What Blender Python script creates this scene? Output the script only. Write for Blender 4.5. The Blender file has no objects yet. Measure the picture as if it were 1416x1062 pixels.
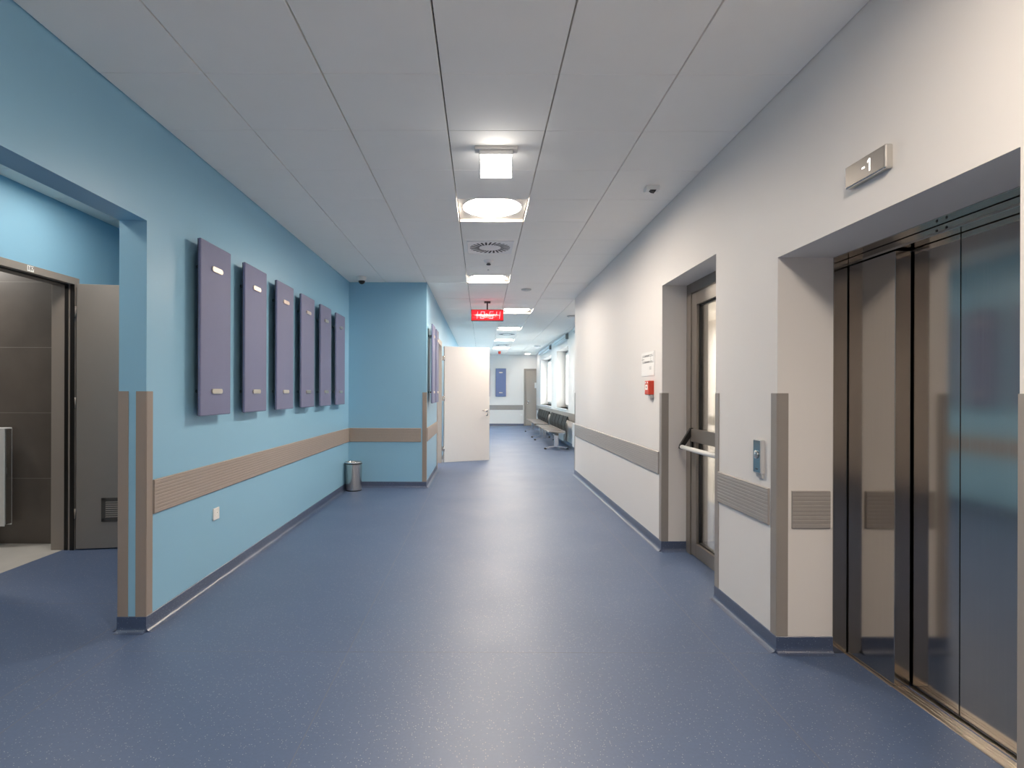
import bpy, bmesh, math, random
from mathutils import Vector, Matrix
random.seed(4)
scene = bpy.context.scene
COL = scene.collection
PI = math.pi

# ------------------------------------------------------------------ dimensions (metres; camera at x=0,y=0, looking +Y)
XL, XR = -1.95, 1.595          # corridor side walls
XF = -0.81                     # left wall of the far, narrower stretch
XW = 2.32                      # window wall of the far stretch
YB = 8.06                      # blue wall that faces the camera
YR = 9.42                      # end of right wall
YE = 23.3                      # end wall
YK = -5.0                      # wall behind the camera
H = 3.01                       # ceiling height
XA = -3.60                     # back wall of the side passage
RZ0, RZ1 = 0.672, 0.875        # protection rails
BH = 0.09                      # baseboard height
GT = 1.40                      # corner guard top

# ------------------------------------------------------------------ materials
def new_mat(name):
    m = bpy.data.materials.new(name); m.use_nodes = True
    nt = m.node_tree
    b = nt.nodes.get('Principled BSDF')
    return m, nt, b

def mat(name, col, rough=0.5, metal=0.0, spec=0.5, var=0.03, scale=18.0, bump=0.0, bscale=200.0, aniso=0.0,
        emit=None, estr=0.0, trans=0.0, ior=1.45, coat=0.0):
    m, nt, b = new_mat(name)
    N = nt.nodes; L = nt.links
    b.inputs['Roughness'].default_value = rough
    b.inputs['Metallic'].default_value = metal
    b.inputs['Specular IOR Level'].default_value = spec
    b.inputs['IOR'].default_value = ior
    b.inputs['Transmission Weight'].default_value = trans
    b.inputs['Coat Weight'].default_value = coat
    b.inputs['Anisotropic'].default_value = aniso
    g = N.new('ShaderNodeNewGeometry')
    nz = N.new('ShaderNodeTexNoise'); nz.inputs['Scale'].default_value = scale; nz.inputs['Detail'].default_value = 3
    L.new(g.outputs['Position'], nz.inputs['Vector'])
    mx = N.new('ShaderNodeMix'); mx.data_type = 'RGBA'
    c0 = [max(0, c*(1-var)) for c in col]; c1 = [min(1, c*(1+var)) for c in col]
    mx.inputs[6].default_value = (*c0, 1); mx.inputs[7].default_value = (*c1, 1)
    L.new(nz.outputs['Fac'], mx.inputs[0]); L.new(mx.outputs[2], b.inputs['Base Color'])
    if bump > 0:
        n2 = N.new('ShaderNodeTexNoise'); n2.inputs['Scale'].default_value = bscale
        L.new(g.outputs['Position'], n2.inputs['Vector'])
        bp = N.new('ShaderNodeBump'); bp.inputs['Strength'].default_value = bump; bp.inputs['Distance'].default_value = 0.002
        L.new(n2.outputs['Fac'], bp.inputs['Height']); L.new(bp.outputs['Normal'], b.inputs['Normal'])
    if emit:
        b.inputs['Emission Color'].default_value = (*emit, 1)
        b.inputs['Emission Strength'].default_value = estr
    return m

def brushed(name, col, rough, direction='z', amount=0.25, aniso=0.0):
    """metal with a fine grain running along one axis"""
    m, nt, b = new_mat(name)
    N = nt.nodes; L = nt.links
    b.inputs['Metallic'].default_value = 1.0
    b.inputs['Anisotropic'].default_value = aniso
    g = N.new('ShaderNodeNewGeometry')
    mp = N.new('ShaderNodeMapping')
    s = {'x': (2, 260, 260), 'y': (260, 2, 260), 'z': (260, 260, 2)}[direction]
    mp.inputs['Scale'].default_value = s
    L.new(g.outputs['Position'], mp.inputs['Vector'])
    nz = N.new('ShaderNodeTexNoise'); nz.inputs['Scale'].default_value = 1.0; nz.inputs['Detail'].default_value = 2
    L.new(mp.outputs['Vector'], nz.inputs['Vector'])
    mx = N.new('ShaderNodeMix'); mx.data_type = 'RGBA'
    mx.inputs[6].default_value = (*[c*(1-0.06) for c in col], 1); mx.inputs[7].default_value = (*[min(1, c*1.06) for c in col], 1)
    L.new(nz.outputs['Fac'], mx.inputs[0]); L.new(mx.outputs[2], b.inputs['Base Color'])
    mr = N.new('ShaderNodeMapRange')
    mr.inputs['To Min'].default_value = rough*(1-amount); mr.inputs['To Max'].default_value = rough*(1+amount)
    L.new(nz.outputs['Fac'], mr.inputs['Value']); L.new(mr.outputs['Result'], b.inputs['Roughness'])
    return m

def vinyl(name, base, light, rough):
    m, nt, b = new_mat(name)
    N = nt.nodes; L = nt.links
    g = N.new('ShaderNodeNewGeometry')
    big = N.new('ShaderNodeTexNoise'); big.inputs['Scale'].default_value = 1.3; big.inputs['Detail'].default_value = 5
    L.new(g.outputs['Position'], big.inputs['Vector'])
    fine = N.new('ShaderNodeTexNoise'); fine.inputs['Scale'].default_value = 60; fine.inputs['Detail'].default_value = 3
    L.new(g.outputs['Position'], fine.inputs['Vector'])
    m1 = N.new('ShaderNodeMix'); m1.data_type = 'RGBA'
    m1.inputs[6].default_value = (*[c*0.86 for c in base], 1); m1.inputs[7].default_value = (*[c*1.14 for c in base], 1)
    L.new(fine.outputs['Fac'], m1.inputs[0])
    # pale chips scattered in the vinyl
    def chips(scale, thr, keep):
        v = N.new('ShaderNodeTexVoronoi'); v.inputs['Scale'].default_value = scale; v.feature = 'F1'
        L.new(g.outputs['Position'], v.inputs['Vector'])
        lt = N.new('ShaderNodeMath'); lt.operation = 'LESS_THAN'; lt.inputs[1].default_value = thr
        L.new(v.outputs['Distance'], lt.inputs[0])
        sep = N.new('ShaderNodeSeparateColor'); L.new(v.outputs['Color'], sep.inputs['Color'])
        k = N.new('ShaderNodeMath'); k.operation = 'LESS_THAN'; k.inputs[1].default_value = keep
        L.new(sep.outputs['Red'], k.inputs[0])
        mu = N.new('ShaderNodeMath'); mu.operation = 'MULTIPLY'
        L.new(lt.outputs[0], mu.inputs[0]); L.new(k.outputs[0], mu.inputs[1])
        return mu
    c1 = chips(110, 0.20, 0.26); c2 = chips(60, 0.12, 0.28)
    ad = N.new('ShaderNodeMath'); ad.operation = 'MAXIMUM'
    L.new(c1.outputs[0], ad.inputs[0]); L.new(c2.outputs[0], ad.inputs[1])
    m2 = N.new('ShaderNodeMix'); m2.data_type = 'RGBA'
    L.new(ad.outputs[0], m2.inputs[0]); L.new(m1.outputs[2], m2.inputs[6]); m2.inputs[7].default_value = (*light, 1)
    L.new(m2.outputs[2], b.inputs['Base Color'])
    mr = N.new('ShaderNodeMapRange'); mr.inputs['To Min'].default_value = rough*0.82; mr.inputs['To Max'].default_value = rough*1.2
    L.new(big.outputs['Fac'], mr.inputs['Value']); L.new(mr.outputs['Result'], b.inputs['Roughness'])
    bp = N.new('ShaderNodeBump'); bp.inputs['Strength'].default_value = 0.08; bp.inputs['Distance'].default_value = 0.004
    n3 = N.new('ShaderNodeTexNoise'); n3.inputs['Scale'].default_value = 9; n3.inputs['Detail'].default_value = 2
    L.new(g.outputs['Position'], n3.inputs['Vector'])
    L.new(n3.outputs['Fac'], bp.inputs['Height']); L.new(bp.outputs['Normal'], b.inputs['Normal'])
    b.inputs['Specular IOR Level'].default_value = 1.0; b.inputs['IOR'].default_value = 1.55
    return m

def tiled(name, col, joint, w, h, z0, x0, rough, plane='xz'):
    m, nt, b = new_mat(name)
    N = nt.nodes; L = nt.links
    g = N.new('ShaderNodeNewGeometry')
    sp = N.new('ShaderNodeSeparateXYZ'); L.new(g.outputs['Position'], sp.inputs[0])
    cb = N.new('ShaderNodeCombineXYZ')
    L.new(sp.outputs['X' if plane[0] == 'x' else 'Y'], cb.inputs['X']); L.new(sp.outputs['Z' if plane[1] == 'z' else 'Y'], cb.inputs['Y'])
    mp = N.new('ShaderNodeMapping'); mp.inputs['Location'].default_value = (-x0, -z0, 0)
    L.new(cb.outputs[0], mp.inputs['Vector'])
    br = N.new('ShaderNodeTexBrick'); br.offset = 0.0
    br.inputs['Scale'].default_value = 1.0; br.inputs['Brick Width'].default_value = w; br.inputs['Row Height'].default_value = h
    br.inputs['Mortar Size'].default_value = 0.0022; br.inputs['Mortar Smooth'].default_value = 0.2
    br.inputs['Color1'].default_value = (*[c*0.94 for c in col], 1); br.inputs['Color2'].default_value = (*[c*1.06 for c in col], 1)
    br.inputs['Mortar'].default_value = (*joint, 1)
    L.new(mp.outputs[0], br.inputs['Vector'])
    nz = N.new('ShaderNodeTexNoise'); nz.inputs['Scale'].default_value = 3.5; nz.inputs['Detail'].default_value = 6
    L.new(g.outputs['Position'], nz.inputs['Vector'])
    mr = N.new('ShaderNodeMapRange'); mr.inputs['To Min'].default_value = 0.75; mr.inputs['To Max'].default_value = 1.25
    L.new(nz.outputs['Fac'], mr.inputs['Value'])
    mx = N.new('ShaderNodeMix'); mx.data_type = 'RGBA'; mx.blend_type = 'MULTIPLY'; mx.inputs[0].default_value = 1
    L.new(br.outputs['Color'], mx.inputs[6]); L.new(mr.outputs['Result'], mx.inputs[7])
    L.new(mx.outputs[2], b.inputs['Base Color'])
    b.inputs['Roughness'].default_value = rough
    return m

def pane_mat(name, tint=(1, 1, 1), gloss=0.12, rough=0.02):
    m, nt, b = new_mat(name)
    N = nt.nodes; L = nt.links
    N.remove(b)
    out = N.get('Material Output')
    t = N.new('ShaderNodeBsdfTransparent'); t.inputs['Color'].default_value = (*tint, 1)
    gl = N.new('ShaderNodeBsdfGlossy'); gl.inputs['Roughness'].default_value = rough
    fr = N.new('ShaderNodeFresnel'); fr.inputs['IOR'].default_value = 1.5
    mu = N.new('ShaderNodeMath'); mu.operation = 'MULTIPLY_ADD'; mu.inputs[1].default_value = 0.8; mu.inputs[2].default_value = gloss*0.1
    L.new(fr.outputs[0], mu.inputs[0])
    mx = N.new('ShaderNodeMixShader')
    L.new(mu.outputs[0], mx.inputs[0]); L.new(t.outputs[0], mx.inputs[1]); L.new(gl.outputs[0], mx.inputs[2])
    L.new(mx.outputs[0], out.inputs['Surface'])
    return m

def emis(name, col, strength):
    m, nt, b = new_mat(name)
    b.inputs['Base Color'].default_value = (0.8, 0.8, 0.8, 1)
    b.inputs['Emission Color'].default_value = (*col, 1)
    b.inputs['Emission Strength'].default_value = strength
    return m

LAMP = 96.0
M = {}
M['white'] = mat('white_wall_paint', (0.76, 0.73, 0.705), 0.55, bump=0.05, bscale=260, var=0.012, scale=2)
M['blue'] = mat('blue_wall_paint', (0.270, 0.510, 0.680), 0.36, bump=0.05, bscale=260, var=0.012, scale=2, spec=0.6)
M['ceil'] = mat('ceiling_tile_white', (0.95, 0.915, 0.86), 0.75, bump=0.06, bscale=400, var=0.015, scale=6)
M['plenum'] = mat('ceiling_void_dark', (0.02, 0.02, 0.02), 0.9)
M['vinyl'] = vinyl('blue_speckled_vinyl', (0.066, 0.107, 0.205), (0.40, 0.41, 0.42), 0.47)
M['vinyl_base'] = vinyl('blue_vinyl_skirting', (0.050, 0.075, 0.145), (0.34, 0.36, 0.40), 0.34)
M['seam'] = mat('vinyl_weld_seam', (0.16, 0.17, 0.21), 0.4)
M['guard'] = mat('taupe_pvc', (0.315, 0.262, 0.225), 0.42, var=0.02)
M['rail'] = mat('taupe_ribbed_pvc', (0.350, 0.295, 0.255), 0.45, var=0.05, scale=40)
M['railgrey'] = mat('grey_ribbed_pvc', (0.335, 0.310, 0.290), 0.45, var=0.05, scale=40)
M['guardgrey'] = mat('grey_pvc', (0.300, 0.272, 0.250), 0.42, var=0.02)
M['lilac'] = mat('lilac_grey_leatherette', (0.180, 0.190, 0.310), 0.55, bump=0.12, bscale=420, var=0.03)
M['navy'] = mat('slate_blue_leatherette', (0.150, 0.190, 0.345), 0.55, bump=0.12, bscale=420, var=0.03)
M['panelback'] = mat('panel_dark_backing', (0.03, 0.035, 0.05), 0.7)
M['cap'] = brushed('champagne_steel', (0.74, 0.66, 0.56), 0.35, 'y')
M['steel'] = brushed('brushed_stainless', (0.60, 0.58, 0.55), 0.25, 'z')
M['lift'] = brushed('dark_stainless_lift', (0.42, 0.395, 0.37), 0.11, 'z', 0.2)
M['liftdark'] = mat('lift_black_gap', (0.006, 0.006, 0.006), 0.6)
M['sill'] = brushed('lift_sill_aluminium', (0.72, 0.63, 0.53), 0.36, 'y')
M['alu'] = mat('bronze_grey_aluminium', (0.255, 0.225, 0.200), 0.36, metal=0.55, var=0.02)
M['alugrey'] = mat('grey_lacquered_frame', (0.31, 0.275, 0.245), 0.40, var=0.02)
M['doorgrey'] = mat('grey_lacquered_door', (0.27, 0.245, 0.225), 0.36, var=0.02)
M['doortaupe'] = mat('taupe_laminate_door', (0.40, 0.345, 0.30), 0.40, var=0.02)
M['doorwhite'] = mat('white_laminate_door', (0.66, 0.635, 0.61), 0.35, var=0.01)
M['black'] = mat('black_plastic', (0.012, 0.012, 0.012), 0.4)
M['grille'] = mat('grille_dark_metal', (0.10, 0.092, 0.085), 0.45, metal=0.3)
M['plastic'] = mat('white_plastic', (0.80, 0.79, 0.77), 0.35, var=0.01)
M['lightgrey'] = mat('light_grey_plastic', (0.50, 0.50, 0.50), 0.4)
M['red'] = mat('red_plastic', (0.62, 0.055, 0.025), 0.35)
M['ventwhite'] = mat('white_vent_enamel', (0.82, 0.81, 0.80), 0.4, var=0.01)
M['lampbody'] = mat('lamp_white_enamel', (0.70, 0.68, 0.655), 0.45, var=0.01)
M['lamp'] = emis('lamp_diffuser', (1.0, 0.875, 0.735), LAMP)
M['exit'] = emis('lit_sign_panel', (1.0, 0.97, 0.93), 8)
M['lampdim'] = emis('passage_lamp_diffuser', (1.0, 0.885, 0.765), 24)
M['downlight'] = emis('downlight_diffuser', (1.0, 0.90, 0.78), 60)
M['acrylic'] = pane_mat('clear_acrylic', (0.93, 0.94, 0.94), 0.5)
M['glass'] = pane_mat('door_glass', (0.93, 0.94, 0.93), 0.3)
M['wglass'] = pane_mat('window_glass', (0.96, 0.98, 0.98), 0.2)
M['tile'] = tiled('dark_stone_tile', (0.125, 0.108, 0.095), (0.27, 0.25, 0.23), 1.2, 0.6, 0.0, -3.80, 0.38, 'xz')
M['tilex'] = tiled('dark_stone_tile_side', (0.125, 0.108, 0.095), (0.27, 0.25, 0.23), 1.2, 0.6, 0.0, 0.0, 0.38, 'yz')
M['floortile'] = mat('light_grey_floor_tile', (0.50, 0.48, 0.45), 0.4, var=0.12, scale=5)
M['radiator'] = mat('radiator_enamel', (0.76, 0.76, 0.75), 0.3, var=0.01)
M['seat'] = mat('perforated_seat_grey', (0.19, 0.165, 0.152), 0.45, metal=0.35, var=0.06, scale=60)
M['backrest'] = mat('dark_grey_backrest', (0.030, 0.029, 0.027), 0.55, spec=0.12, var=0.08, scale=60)
M['chrome'] = mat('polished_aluminium', (0.82, 0.82, 0.82), 0.22, metal=0.9)
M['paper'] = mat('plan_paper', (0.86, 0.85, 0.83), 0.6, var=0.01)
M['ink'] = mat('plan_grey_ink', (0.30, 0.30, 0.30), 0.7)
M['textblack'] = mat('sign_black_print', (0.015, 0.015, 0.015), 0.6)
M['clockbody'] = mat('clock_dark_housing', (0.05, 0.012, 0.010), 0.35)
M['clockface'] = mat('clock_red_filter', (0.25, 0.01, 0.01), 0.04, emit=(1.0, 0.007, 0.013), estr=2.4, spec=0.6)
M['led'] = emis('clock_led_segments', (1.0, 0.13, 0.17), 2.8)
M['whitemark'] = mat('white_print', (0.9, 0.89, 0.86), 0.5)
M['lcd'] = emis('indicator_lit_segments', (1.0, 0.97, 0.93), 2.2)
M['indicator'] = brushed('indicator_face_steel', (0.18, 0.168, 0.158), 0.38, 'y')
M['button'] = mat('call_plate_mirror', (0.36, 0.44, 0.48), 0.14, metal=0.9)
M['blind'] = mat('blind_cassette_white', (0.75, 0.78, 0.80), 0.5)
M['winframe'] = mat('window_frame_grey', (0.20, 0.21, 0.215), 0.4)
M['upvc'] = mat('window_frame_white', (0.80, 0.80, 0.79), 0.4)
M['outside'] = mat('pale_outside_ground', (0.45, 0.46, 0.45), 0.9)

# ------------------------------------------------------------------ mesh helpers
def box(bm, x0, x1, y0, y1, z0, z1, bev=0.0, mi=0, seg=2):
    vs = [bm.verts.new((x, y, z)) for x in (x0, x1) for y in (y0, y1) for z in (z0, z1)]
    idx = [(0, 1, 3, 2), (4, 6, 7, 5), (0, 4, 5, 1), (2, 3, 7, 6), (0, 2, 6, 4), (1, 5, 7, 3)]
    fs = []
    for q in idx:
        f = bm.faces.new([vs[i] for i in q]); f.material_index = mi; fs.append(f)
    bmesh.ops.recalc_face_normals(bm, faces=fs)
    if bev > 0:
        es = list({e for f in fs for e in f.edges})
        r = bmesh.ops.bevel(bm, geom=es, offset=bev, segments=seg, profile=0.5, affect='EDGES')
        for f in r['faces']: f.material_index = mi
    return fs

def prism(bm, pts, axis, a0, a1, mi=0):
    """closed 2-D outline swept along an axis; pts are the other two coordinates in xyz order"""
    def mk(p, a):
        if axis == 'x': return (a, p[0], p[1])
        if axis == 'y': return (p[0], a, p[1])
        return (p[0], p[1], a)
    A = [bm.verts.new(mk(p, a0)) for p in pts]; B = [bm.verts.new(mk(p, a1)) for p in pts]
    n = len(pts); fs = []
    for i in range(n):
        fs.append(bm.faces.new((A[i], A[(i+1) % n], B[(i+1) % n], B[i])))
    fs.append(bm.faces.new(A)); fs.append(bm.faces.new(list(reversed(B))))
    for f in fs: f.material_index = mi
    bmesh.ops.recalc_face_normals(bm, faces=fs)
    return fs

def lathe(bm, prof, c=(0, 0, 0), seg=32, axis='z', mi=0, cap0=True, cap1=True):
    """revolve (radius, height) pairs"""
    rings = []
    for r, h in prof:
        ring = []
        for k in range(seg):
            a = 2*PI*k/seg
            u, v = r*math.cos(a), r*math.sin(a)
            p = {'z': (u, v, h), 'y': (u, h, v), 'x': (h, u, v)}[axis]
            ring.append(bm.verts.new((c[0]+p[0], c[1]+p[1], c[2]+p[2])))
        rings.append(ring)
    fs = []
    for a, b in zip(rings, rings[1:]):
        for k in range(seg):
            fs.append(bm.faces.new((a[k], a[(k+1) % seg], b[(k+1) % seg], b[k])))
    if cap0: fs.append(bm.faces.new(rings[0]))
    if cap1: fs.append(bm.faces.new(list(reversed(rings[-1]))))
    for f in fs: f.material_index = mi; f.smooth = True
    bmesh.ops.recalc_face_normals(bm, faces=fs)
    return fs

def tube(bm, pts, r, seg=12, mi=0):
    pts = [Vector(p) for p in pts]; rings = []
    for i, p in enumerate(pts):
        d = (pts[min(i+1, len(pts)-1)] - pts[max(i-1, 0)]).normalized()
        up = Vector((0, 0, 1)) if abs(d.z) < 0.95 else Vector((1, 0, 0))
        s = d.cross(up).normalized(); t = s.cross(d)
        rr = r[i] if isinstance(r, (list, tuple)) else r
        rings.append([bm.verts.new(p + rr*(math.cos(2*PI*k/seg)*s + math.sin(2*PI*k/seg)*t)) for k in range(seg)])
    fs = []
    for a, b in zip(rings, rings[1:]):
        for k in range(seg):
            f = bm.faces.new((a[k], a[(k+1) % seg], b[(k+1) % seg], b[k])); f.smooth = True; fs.append(f)
    fs.append(bm.faces.new(rings[0])); fs.append(bm.faces.new(list(reversed(rings[-1]))))
    for f in fs: f.material_index = mi
    bmesh.ops.recalc_face_normals(bm, faces=fs)

def wloc(o):
    v = Vector((0, 0, 0))
    while o: v += Vector(o.location); o = o.parent
    return v

SPLIT = {'side_cover', 'screw_cap', 'wall_bracket', 'edge_band', 'arm', 'side_clip', 'glazing_gasket', 'bracket', 'white_marking', 'contacts', 'shaft_gap',
         'door_seal', 'leaf_edge', 'shadow_slot', 'lining_edge', 'digit'}
def pieces(bm):
    """connected components of a bmesh, each as its own bmesh"""
    seen, out = set(), []
    for v in bm.verts:
        if v in seen: continue
        st, comp = [v], set([v])
        while st:
            q = st.pop()
            for e in q.link_edges:
                o = e.other_vert(q)
                if o not in comp: comp.add(o); st.append(o)
        seen |= comp
        nb = bmesh.new(); mp = {q: nb.verts.new(q.co) for q in comp}
        for f in {f for q in comp for f in q.link_faces}:
            nf = nb.faces.new([mp[q] for q in f.verts]); nf.smooth = f.smooth; nf.material_index = f.material_index
        out.append(nb)
    return out

def obj(name, bm, mats, parent=None):
    if name in SPLIT and parent:
        ps = pieces(bm)
        if len(ps) > 1:
            bm.free()
            return [obj1(name, p, mats, parent) for p in ps][0]
    return obj1(name, bm, mats, parent)

def obj1(name, bm, mats, parent=None):
    """one mesh object from world coordinates; origin at its own base centre (or kept at the parent's)"""
    if not isinstance(mats, (list, tuple)): mats = [mats]
    me = bpy.data.meshes.new(name)
    vs = [v.co for v in bm.verts]
    lo = Vector([min(v[i] for v in vs) for i in range(3)]); hi = Vector([max(v[i] for v in vs) for i in range(3)])
    org = Vector(((lo.x+hi.x)/2, (lo.y+hi.y)/2, lo.z))
    bmesh.ops.translate(bm, verts=bm.verts, vec=-org)
    bm.to_mesh(me); bm.free()
    for m in mats: me.materials.append(m)
    o = bpy.data.objects.new(name, me); COL.objects.link(o)
    o.location = org - (wloc(parent) if parent else Vector((0, 0, 0)))
    if parent: o.parent = parent
    return o

def empty(name, loc):
    o = bpy.data.objects.new(name, None); COL.objects.link(o); o.location = loc; o.empty_display_size = 0.1
    return o

def tag(o, label=None, cat=None, group=None, kind=None):
    if label: o['label'] = label
    if cat: o['category'] = cat
    if group: o['group'] = group
    if kind: o['kind'] = kind
    return o

def thing(name, label, cat, loc, group=None):
    return tag(empty(name, loc), label, cat, group)

def struct(name, bm, mats, parent=None):
    o = obj(name, bm, mats, parent)
    if not parent: o['kind'] = 'structure'
    return o

def copy_tree(o, parent=None):
    c = o.copy(); COL.objects.link(c); c.parent = parent
    for ch in list(o.children): copy_tree(ch, c)
    return c

def new(): return bmesh.new()

def text_mesh(txt, size, depth=0.0005):
    cu = bpy.data.curves.new('lettering', 'FONT'); cu.body = txt; cu.size = size; cu.extrude = depth
    cu.align_x = 'CENTER'; cu.align_y = 'CENTER'
    o = bpy.data.objects.new('lettering', cu); COL.objects.link(o)
    dg = bpy.context.evaluated_depsgraph_get()
    me = bpy.data.meshes.new_from_object(o.evaluated_get(dg))
    bm = bmesh.new(); bm.from_mesh(me)
    bpy.data.objects.remove(o); bpy.data.curves.remove(cu); bpy.data.meshes.remove(me)
    return bm

# ================================================================== THE SETTING
# ---- floor
bm = new()
box(bm, -3.69, 2.95, YK-0.15, YE+0.2, -0.06, 0.0)
struct('floor', bm, M['vinyl'])
bm = new()
for x, y0, y1 in ((-0.715, YK, YE), (1.30, YK, 13.0), (-1.962, 0.95, 3.16), (-2.185, 0.2, 3.6)):
    box(bm, x-0.002, x+0.002, y0, y1, -0.001, 0.0004)
box(bm, -1.92, 1.58, 2.958, 2.961, -0.001, 0.0004)
box(bm, -3.55, -2.15, 3.62, 3.623, -0.001, 0.0004)
struct('trim_1', bm, M['seam'])

# ---- ceiling: loose tiles over a dark void, light and vent openings left out
SEAMX = [-0.2123 + 0.6*k for k in range(-6, 8)]
ROWY = [2.78 + 0.6*k for k in range(-14, 40)]
LIGHTS = [(0.0877, 4.88 + 3.0*k) for k in (0, 1)] + [(0.6877, 0.68), (0.6877, -2.32)] + [(0.6877, 4.88 + 3.0*k) for k in (2, 3, 4, 5)]
bm = new()
def tiles(x0, x1, y0, y1, z, skip=()):
    xs = [x0+0.008] + [s for s in SEAMX if x0+0.03 < s < x1-0.03] + [x1-0.008]
    ys = [y0+0.006] + [s for s in ROWY if y0+0.03 < s < y1-0.03] + [y1-0.006]
    for xa, xb in zip(xs, xs[1:]):
        for ya, yb in zip(ys, ys[1:]):
            cx, cy = (xa+xb)/2, (ya+yb)/2
            if any(abs(cx-sx) < 0.2 and abs(cy-sy) < 0.2 for sx, sy in skip): continue
            gx, gy, c = 0.0038, 0.0011, 0.0024
            xa_, xb_, ya_, yb_ = xa+gx, xb-gx, ya+gy, yb-gy
            lo = [bm.verts.new(p) for p in ((xa_+c*0.5, ya_+c, z), (xb_-c*0.5, ya_+c, z), (xb_-c*0.5, yb_-c, z), (xa_+c*0.5, yb_-c, z))]
            md = [bm.verts.new(p) for p in ((xa_, ya_, z+c), (xb_, ya_, z+c), (xb_, yb_, z+c), (xa_, yb_, z+c))]
            up = [bm.verts.new(p) for p in ((xa_, ya_, z+0.034), (xb_, ya_, z+0.034), (xb_, yb_, z+0.034), (xa_, yb_, z+0.034))]
            fs = [bm.faces.new(list(reversed(lo)))]
            for a, b in ((lo, md), (md, up)):
                for i in range(4): fs.append(bm.faces.new((a[i], a[(i+1) % 4], b[(i+1) % 4], b[i])))
            bmesh.ops.recalc_face_normals(bm, faces=fs)
tiles(XL, XR, YK, YB, H, LIGHTS)
tiles(XF, XR, YB, YR, H, LIGHTS)
tiles(XF, XW, YR, YE, H, LIGHTS)
tiles(XA, XL-0.16, -1.5, 6.3, H, [(-2.9123, 2.48), (-2.9123, 4.28)])
# L-shaped wall trims and the dark void above
for x0, x1, y0, y1 in ((XL, XL+0.016, YK, YB), (XR-0.016, XR, YK, YR), (XF, XF+0.016, YB, YE), (XW-0.016, XW, YR, YE)):
    box(bm, x0, x1, y0, y1, H+0.010, H+0.012)
box(bm, -3.7, 2.4, YK, YE, H+0.10, H+0.16, mi=1)
struct('ceiling', bm, [M['ceil'], M['plenum']])

# ---- walls
def wallobj(name, boxes, m):
    b = new()
    for q in boxes: box(b, *q)
    return struct(name, b, m)
TOP = H + 0.1
YO = 0.95            # near end of the wide opening on the left
wallobj('wall_left', [(XL-0.16, XL, 3.197, YB, 0, TOP), (XL-0.16, XL, YO, 3.197, 2.393, TOP)], M['blue'])
wallobj('wall_left', [(XL-0.16, XL, YK, YO, 0, TOP)], M['white'])  # unseen stretch, made white to bounce light into the corridor
wallobj('wall_front', [(XL-0.16, XF, YB, YB+0.16, 0, TOP)], M['blue'])
D1a, D1b, D1h = 9.98, 10.95, 2.36     # doorway in the far left wall
wallobj('wall_left', [(XF-0.16, XF, YB+0.16, D1a, 0, TOP), (XF-0.16, XF, D1a, D1b, D1h, TOP), (XF-0.16, XF, D1b, YE, 0, TOP)], M['blue'])
wallobj('wall_left', [(-3.3, -3.2, 8.3, 13, 0, TOP), (-3.2, XF-0.16, 12.9, 13, 0, TOP)], M['white'])
D2a, D2b, D2h = 3.745, 4.86, 2.35     # recess of the glazed door
EVa, EVb, EVh = 1.629, 2.964, 2.132   # lift recess
XD = 1.81                             # plane of the glazed door
XV = 1.895                            # plane where the lift lining starts
wallobj('wall_right', [(XR, 2.0, D2b, YR-0.005, 0, TOP), (XR, 2.0, D2a, D2b, D2h, TOP), (XR, XV, EVb, D2a, 0, TOP),
                       (XR, XV, EVa, EVb, EVh, TOP), (XR, XV, YK, EVa, 0, TOP),
                       (2.0, 2.95, 9.2, YR-0.005, 0, TOP)], M['white'])
wallobj('wall_back', [(XF-0.1, 1.84, YE, YE+0.2, 0, TOP), (1.84, 2.82, YE, YE+0.2, 2.37, TOP), (2.82, 3.0, YE, YE+0.2, 0, TOP), (1.7, 3.0, YE+.2, YE+.3, -.06, TOP)], M['white'])  # last box: unseen blocker against daylight leaking under the end door
wallobj('wall_front', [(-2.2, 2.0, YK-0.15, YK, 0, TOP)], M['white'])
# side passage on the left
D3a, D3b, D3h = 3.86, 4.90, 2.40      # doorway of room 187
wallobj('wall_left', [(XA-0.19, XA, D3b, 6.4, 0, TOP), (XA-0.19, XA, D3a, D3b, D3h, TOP), (XA-0.19, XA, -1.6, D3a, 0, TOP),
                         (XA, XL-0.16, 6.3, 6.4, 0, TOP), (XA, XL-0.16, -1.6, -1.5, 0, TOP)], M['blue'])
# tiled washroom behind the passage
b = new()
box(b, -6.0, XA-0.19, 5.04, 5.14, 0, TOP)
struct('wall_left', b, M['tile'])
b = new()
box(b, -6.1, -6.0, 2.6, 5.14, 0, TOP); box(b, -6.0, XA-0.19, 2.5, 2.6, 0, TOP)
struct('wall_left', b, M['tilex'])
b = new(); box(b, -6.1, -3.69, 2.5, 5.14, -0.06, -0.0005); struct('floor', b, M['floortile'])
b = new(); box(b, -6.1, XA-0.19, 2.5, 5.14, 2.75, 2.85); struct('ceiling', b, M['ceil'])
# stairwell behind the glazed door
wallobj('wall_right', [(5.4, 5.5, 2.9, 9.2, 0, TOP), (5.4, 5.5, 9.2, 15.1, 0, TOP), (2.95, 5.4, 15.0, 15.1, 0, TOP), (2.0, 5.4, 3.35, 3.45, 0, TOP),
                           (2.95, 3.05, YR, 15.0, 0, TOP)], M['white'])
b = new(); box(b, 1.95, 5.5, 3.3, 15.1, -0.065, -0.001); struct('floor', b, M['floortile'])
b = new(); box(b, 2.0, 5.5, 3.3, 9.2, TOP, TOP+0.1); box(b, 2.95, 5.5, 9.2, 15.1, TOP, TOP+0.1); struct('ceiling', b, M['ceil'])

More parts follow.
